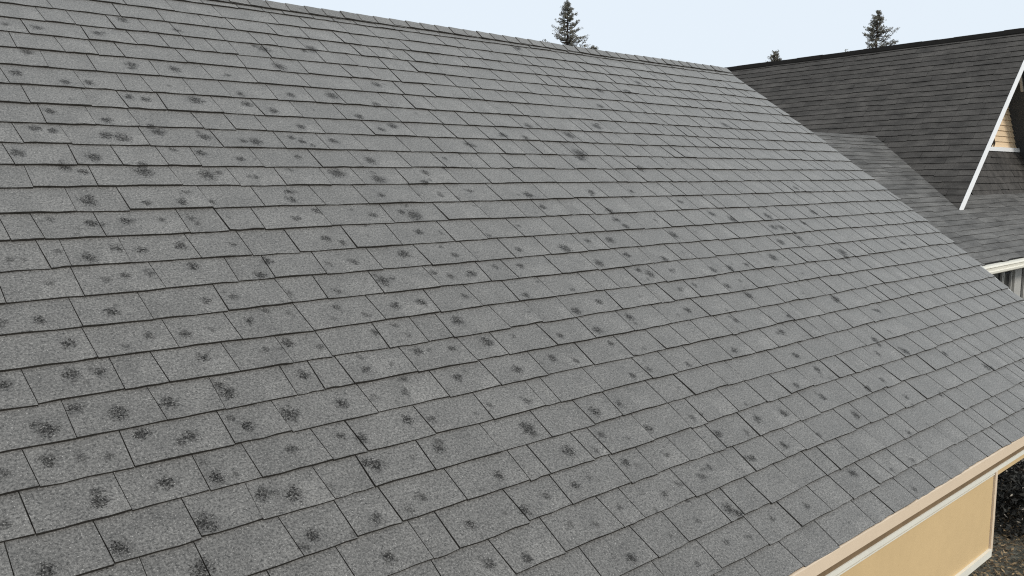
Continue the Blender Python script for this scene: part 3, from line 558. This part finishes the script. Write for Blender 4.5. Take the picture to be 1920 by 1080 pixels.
# ------------------------------------------------------------------ conifers beyond the roofs
def conifer(name, label, x, y, top, seed, slope, seen, lean=0.0):
    r = random.Random(seed); u = r.uniform
    T = thing(name, label, 'tree', (x, y, 0), 'conifers beyond the roofs')
    tr = MB(); H = top
    pts = [(x + lean * (k / 6) ** 2, y, H * k / 6) for k in range(7)]
    tr.tube(pts, [0.17 * (1 - k / 6) + 0.015 for k in range(7)], 8); tr.build('trunk', [M_BARK], T)
    br = MB(); cr = MB(); z = H - 0.05
    while z > H * 0.22:
        dz = H - z; vis = dz < seen
        R = min(0.10 + slope * dz ** 0.9, 3.0)
        zs = z
        for k in range(7):
            if r.random() < 0.12: continue
            z = zs + (u(-0.09, 0.09) if vis else 0)
            an = u(0, 6.283); L = R * u(0.35, 1.18); drop = u(-0.05, 0.22) * L
            e = (x + math.cos(an) * L, y + math.sin(an) * L, z - drop + (u(0.1, 0.55) * L if vis else -0.18 * L))
            m = (x + math.cos(an) * L * 0.5, y + math.sin(an) * L * 0.5, z - drop * 0.8)
            br.tube([(x, y, z), m, e], [0.016 + 0.012 * L, 0.012 + 0.006 * L, 0.004], 4)
            nt_ = int((5 + 10 * L) * (1.0 if vis else 0.8)); sz = 1 if vis else 2.4
            for q in range(nt_):
                f = u(0.35, 1.05); cx, cy, cz = (x + (e[0] - x) * f, y + (e[1] - y) * f, z + (e[2] - z) * f * (0.4 + 0.6 * f))
                t = u(0, 1)
                for w in range(4 if vis else 3):
                    c = Vector((cx + u(-0.06, 0.06) * sz, cy + u(-0.06, 0.06) * sz, cz + u(-0.05, 0.06) * sz))
                    a = Vector((u(-1, 1), u(-1, 1), u(-0.2, 1))).normalized() * u(0.035, 0.075) * sz
                    b = Vector((u(-1, 1), u(-1, 1), u(-1, 1))).normalized() * u(0.014, 0.026) * sz
                    cr.face([c - a, c + b, c + a, c - b], 0, min(1, max(0, t + u(-0.3, 0.3))))
        z = zs - ((0.10 + 0.02 * dz) if vis else 0.42)
    br.build('branch', [M_BARK], T); cr.build('crown', [M_NEEDLE], T, True)
conifer('conifer_tree', 'tallest conifer, thin dark trunk showing through loose crown above grey roof ridge', 32.87, 30.73, GZ + 8.38, 3, 0.46, 2.6)
conifer('conifer_tree', 'bushy dark conifer top rising over the middle of the charcoal roof ridge', 40.87, 18.85, GZ + 7.32, 8, 0.56, 2.1)
conifer('conifer_tree', 'tiny conifer tip just above the charcoal ridge near the roof junction', 38.8, 22.83, GZ + 5.72, 5, 0.50, 1.2)
conifer('conifer_tree', 'smallest tuft of treetop beside the foot of the tallest conifer', 34.0, 30.0, GZ + 6.27, 12, 0.6, 0.7)

# ------------------------------------------------------------------ shrubs and litter below the porch end
def shrub(label, x, y, R, H, seed):
    r = random.Random(seed); u = r.uniform
    T = thing('evergreen_shrub', label, 'shrub', (x, y, 0), 'dark shrubs between the houses')
    st = MB(); fo = MB()
    for k in range(9):
        an = u(0, 6.28); st.tube([(x, y, 0), (x + math.cos(an) * R * 0.3, y + math.sin(an) * R * 0.3, H * 0.45), (x + math.cos(an) * R * 0.75, y + math.sin(an) * R * 0.75, H * u(0.6, 0.95))], [0.02, 0.014, 0.005], 5)
    st.build('stem', [M_BARK], T)
    for k in range(4200):
        an, el, q = u(0, 6.283), u(-0.05, 1.0), u(0.45, 1.0) ** 0.5
        bump_ = 1 + 0.18 * math.sin(an * 3 + seed) + 0.14 * math.sin(an * 5 + el * 6 + seed)
        hr = math.sqrt(max(0, 1 - max(el, 0) ** 2)) * R * q * bump_
        c = Vector((x + math.cos(an) * hr, y + math.sin(an) * hr, max(0.03, H * el * q * bump_)))
        a = Vector((u(-1, 1), u(-1, 1), u(-0.6, 1))).normalized() * u(0.02, 0.045); b = Vector((u(-1, 1), u(-1, 1), u(-1, 1))).normalized() * u(0.010, 0.02)
        fo.face([c - a, c + b, c + a, c - b], 1 if r.random() < 0.035 else 0, u(0, 1))
    fo.build('foliage', [M_SHRUB, M_PALELEAF], T, True)
shrub('low blackish shrub nearest the porch end, in the dark gap past the tan wall', 10.75, 3.28, 0.62, 0.62, 2)
shrub('taller blackish shrub behind the low one, against the grey wing', 11.55, 3.75, 0.8, 1.15, 4)
shrub('blackish shrub flecked with pale dead leaves at the right end of the gap', 11.2, 2.75, 0.75, 0.95, 7)
L = MB()
for k in range(16000):
    x, y = U(7.6, 12.3), U(1.6, 4.3)
    z = 0.008 + abs(rnd.gauss(0, 0.015)); a = Vector((U(-1, 1), U(-1, 1), U(-0.3, 0.3))).normalized() * U(0.012, 0.035)
    b = Vector((U(-1, 1), U(-1, 1), U(-0.3, 0.3))).normalized() * U(0.006, 0.016); c = Vector((x, y, z))
    L.face([c - a, c + b, c + a, c - b], 0, rnd.random() ** 2.2)
ll = L.build('leaf_litter', [M_LITTER], None, True); ll['kind'] = 'stuff'
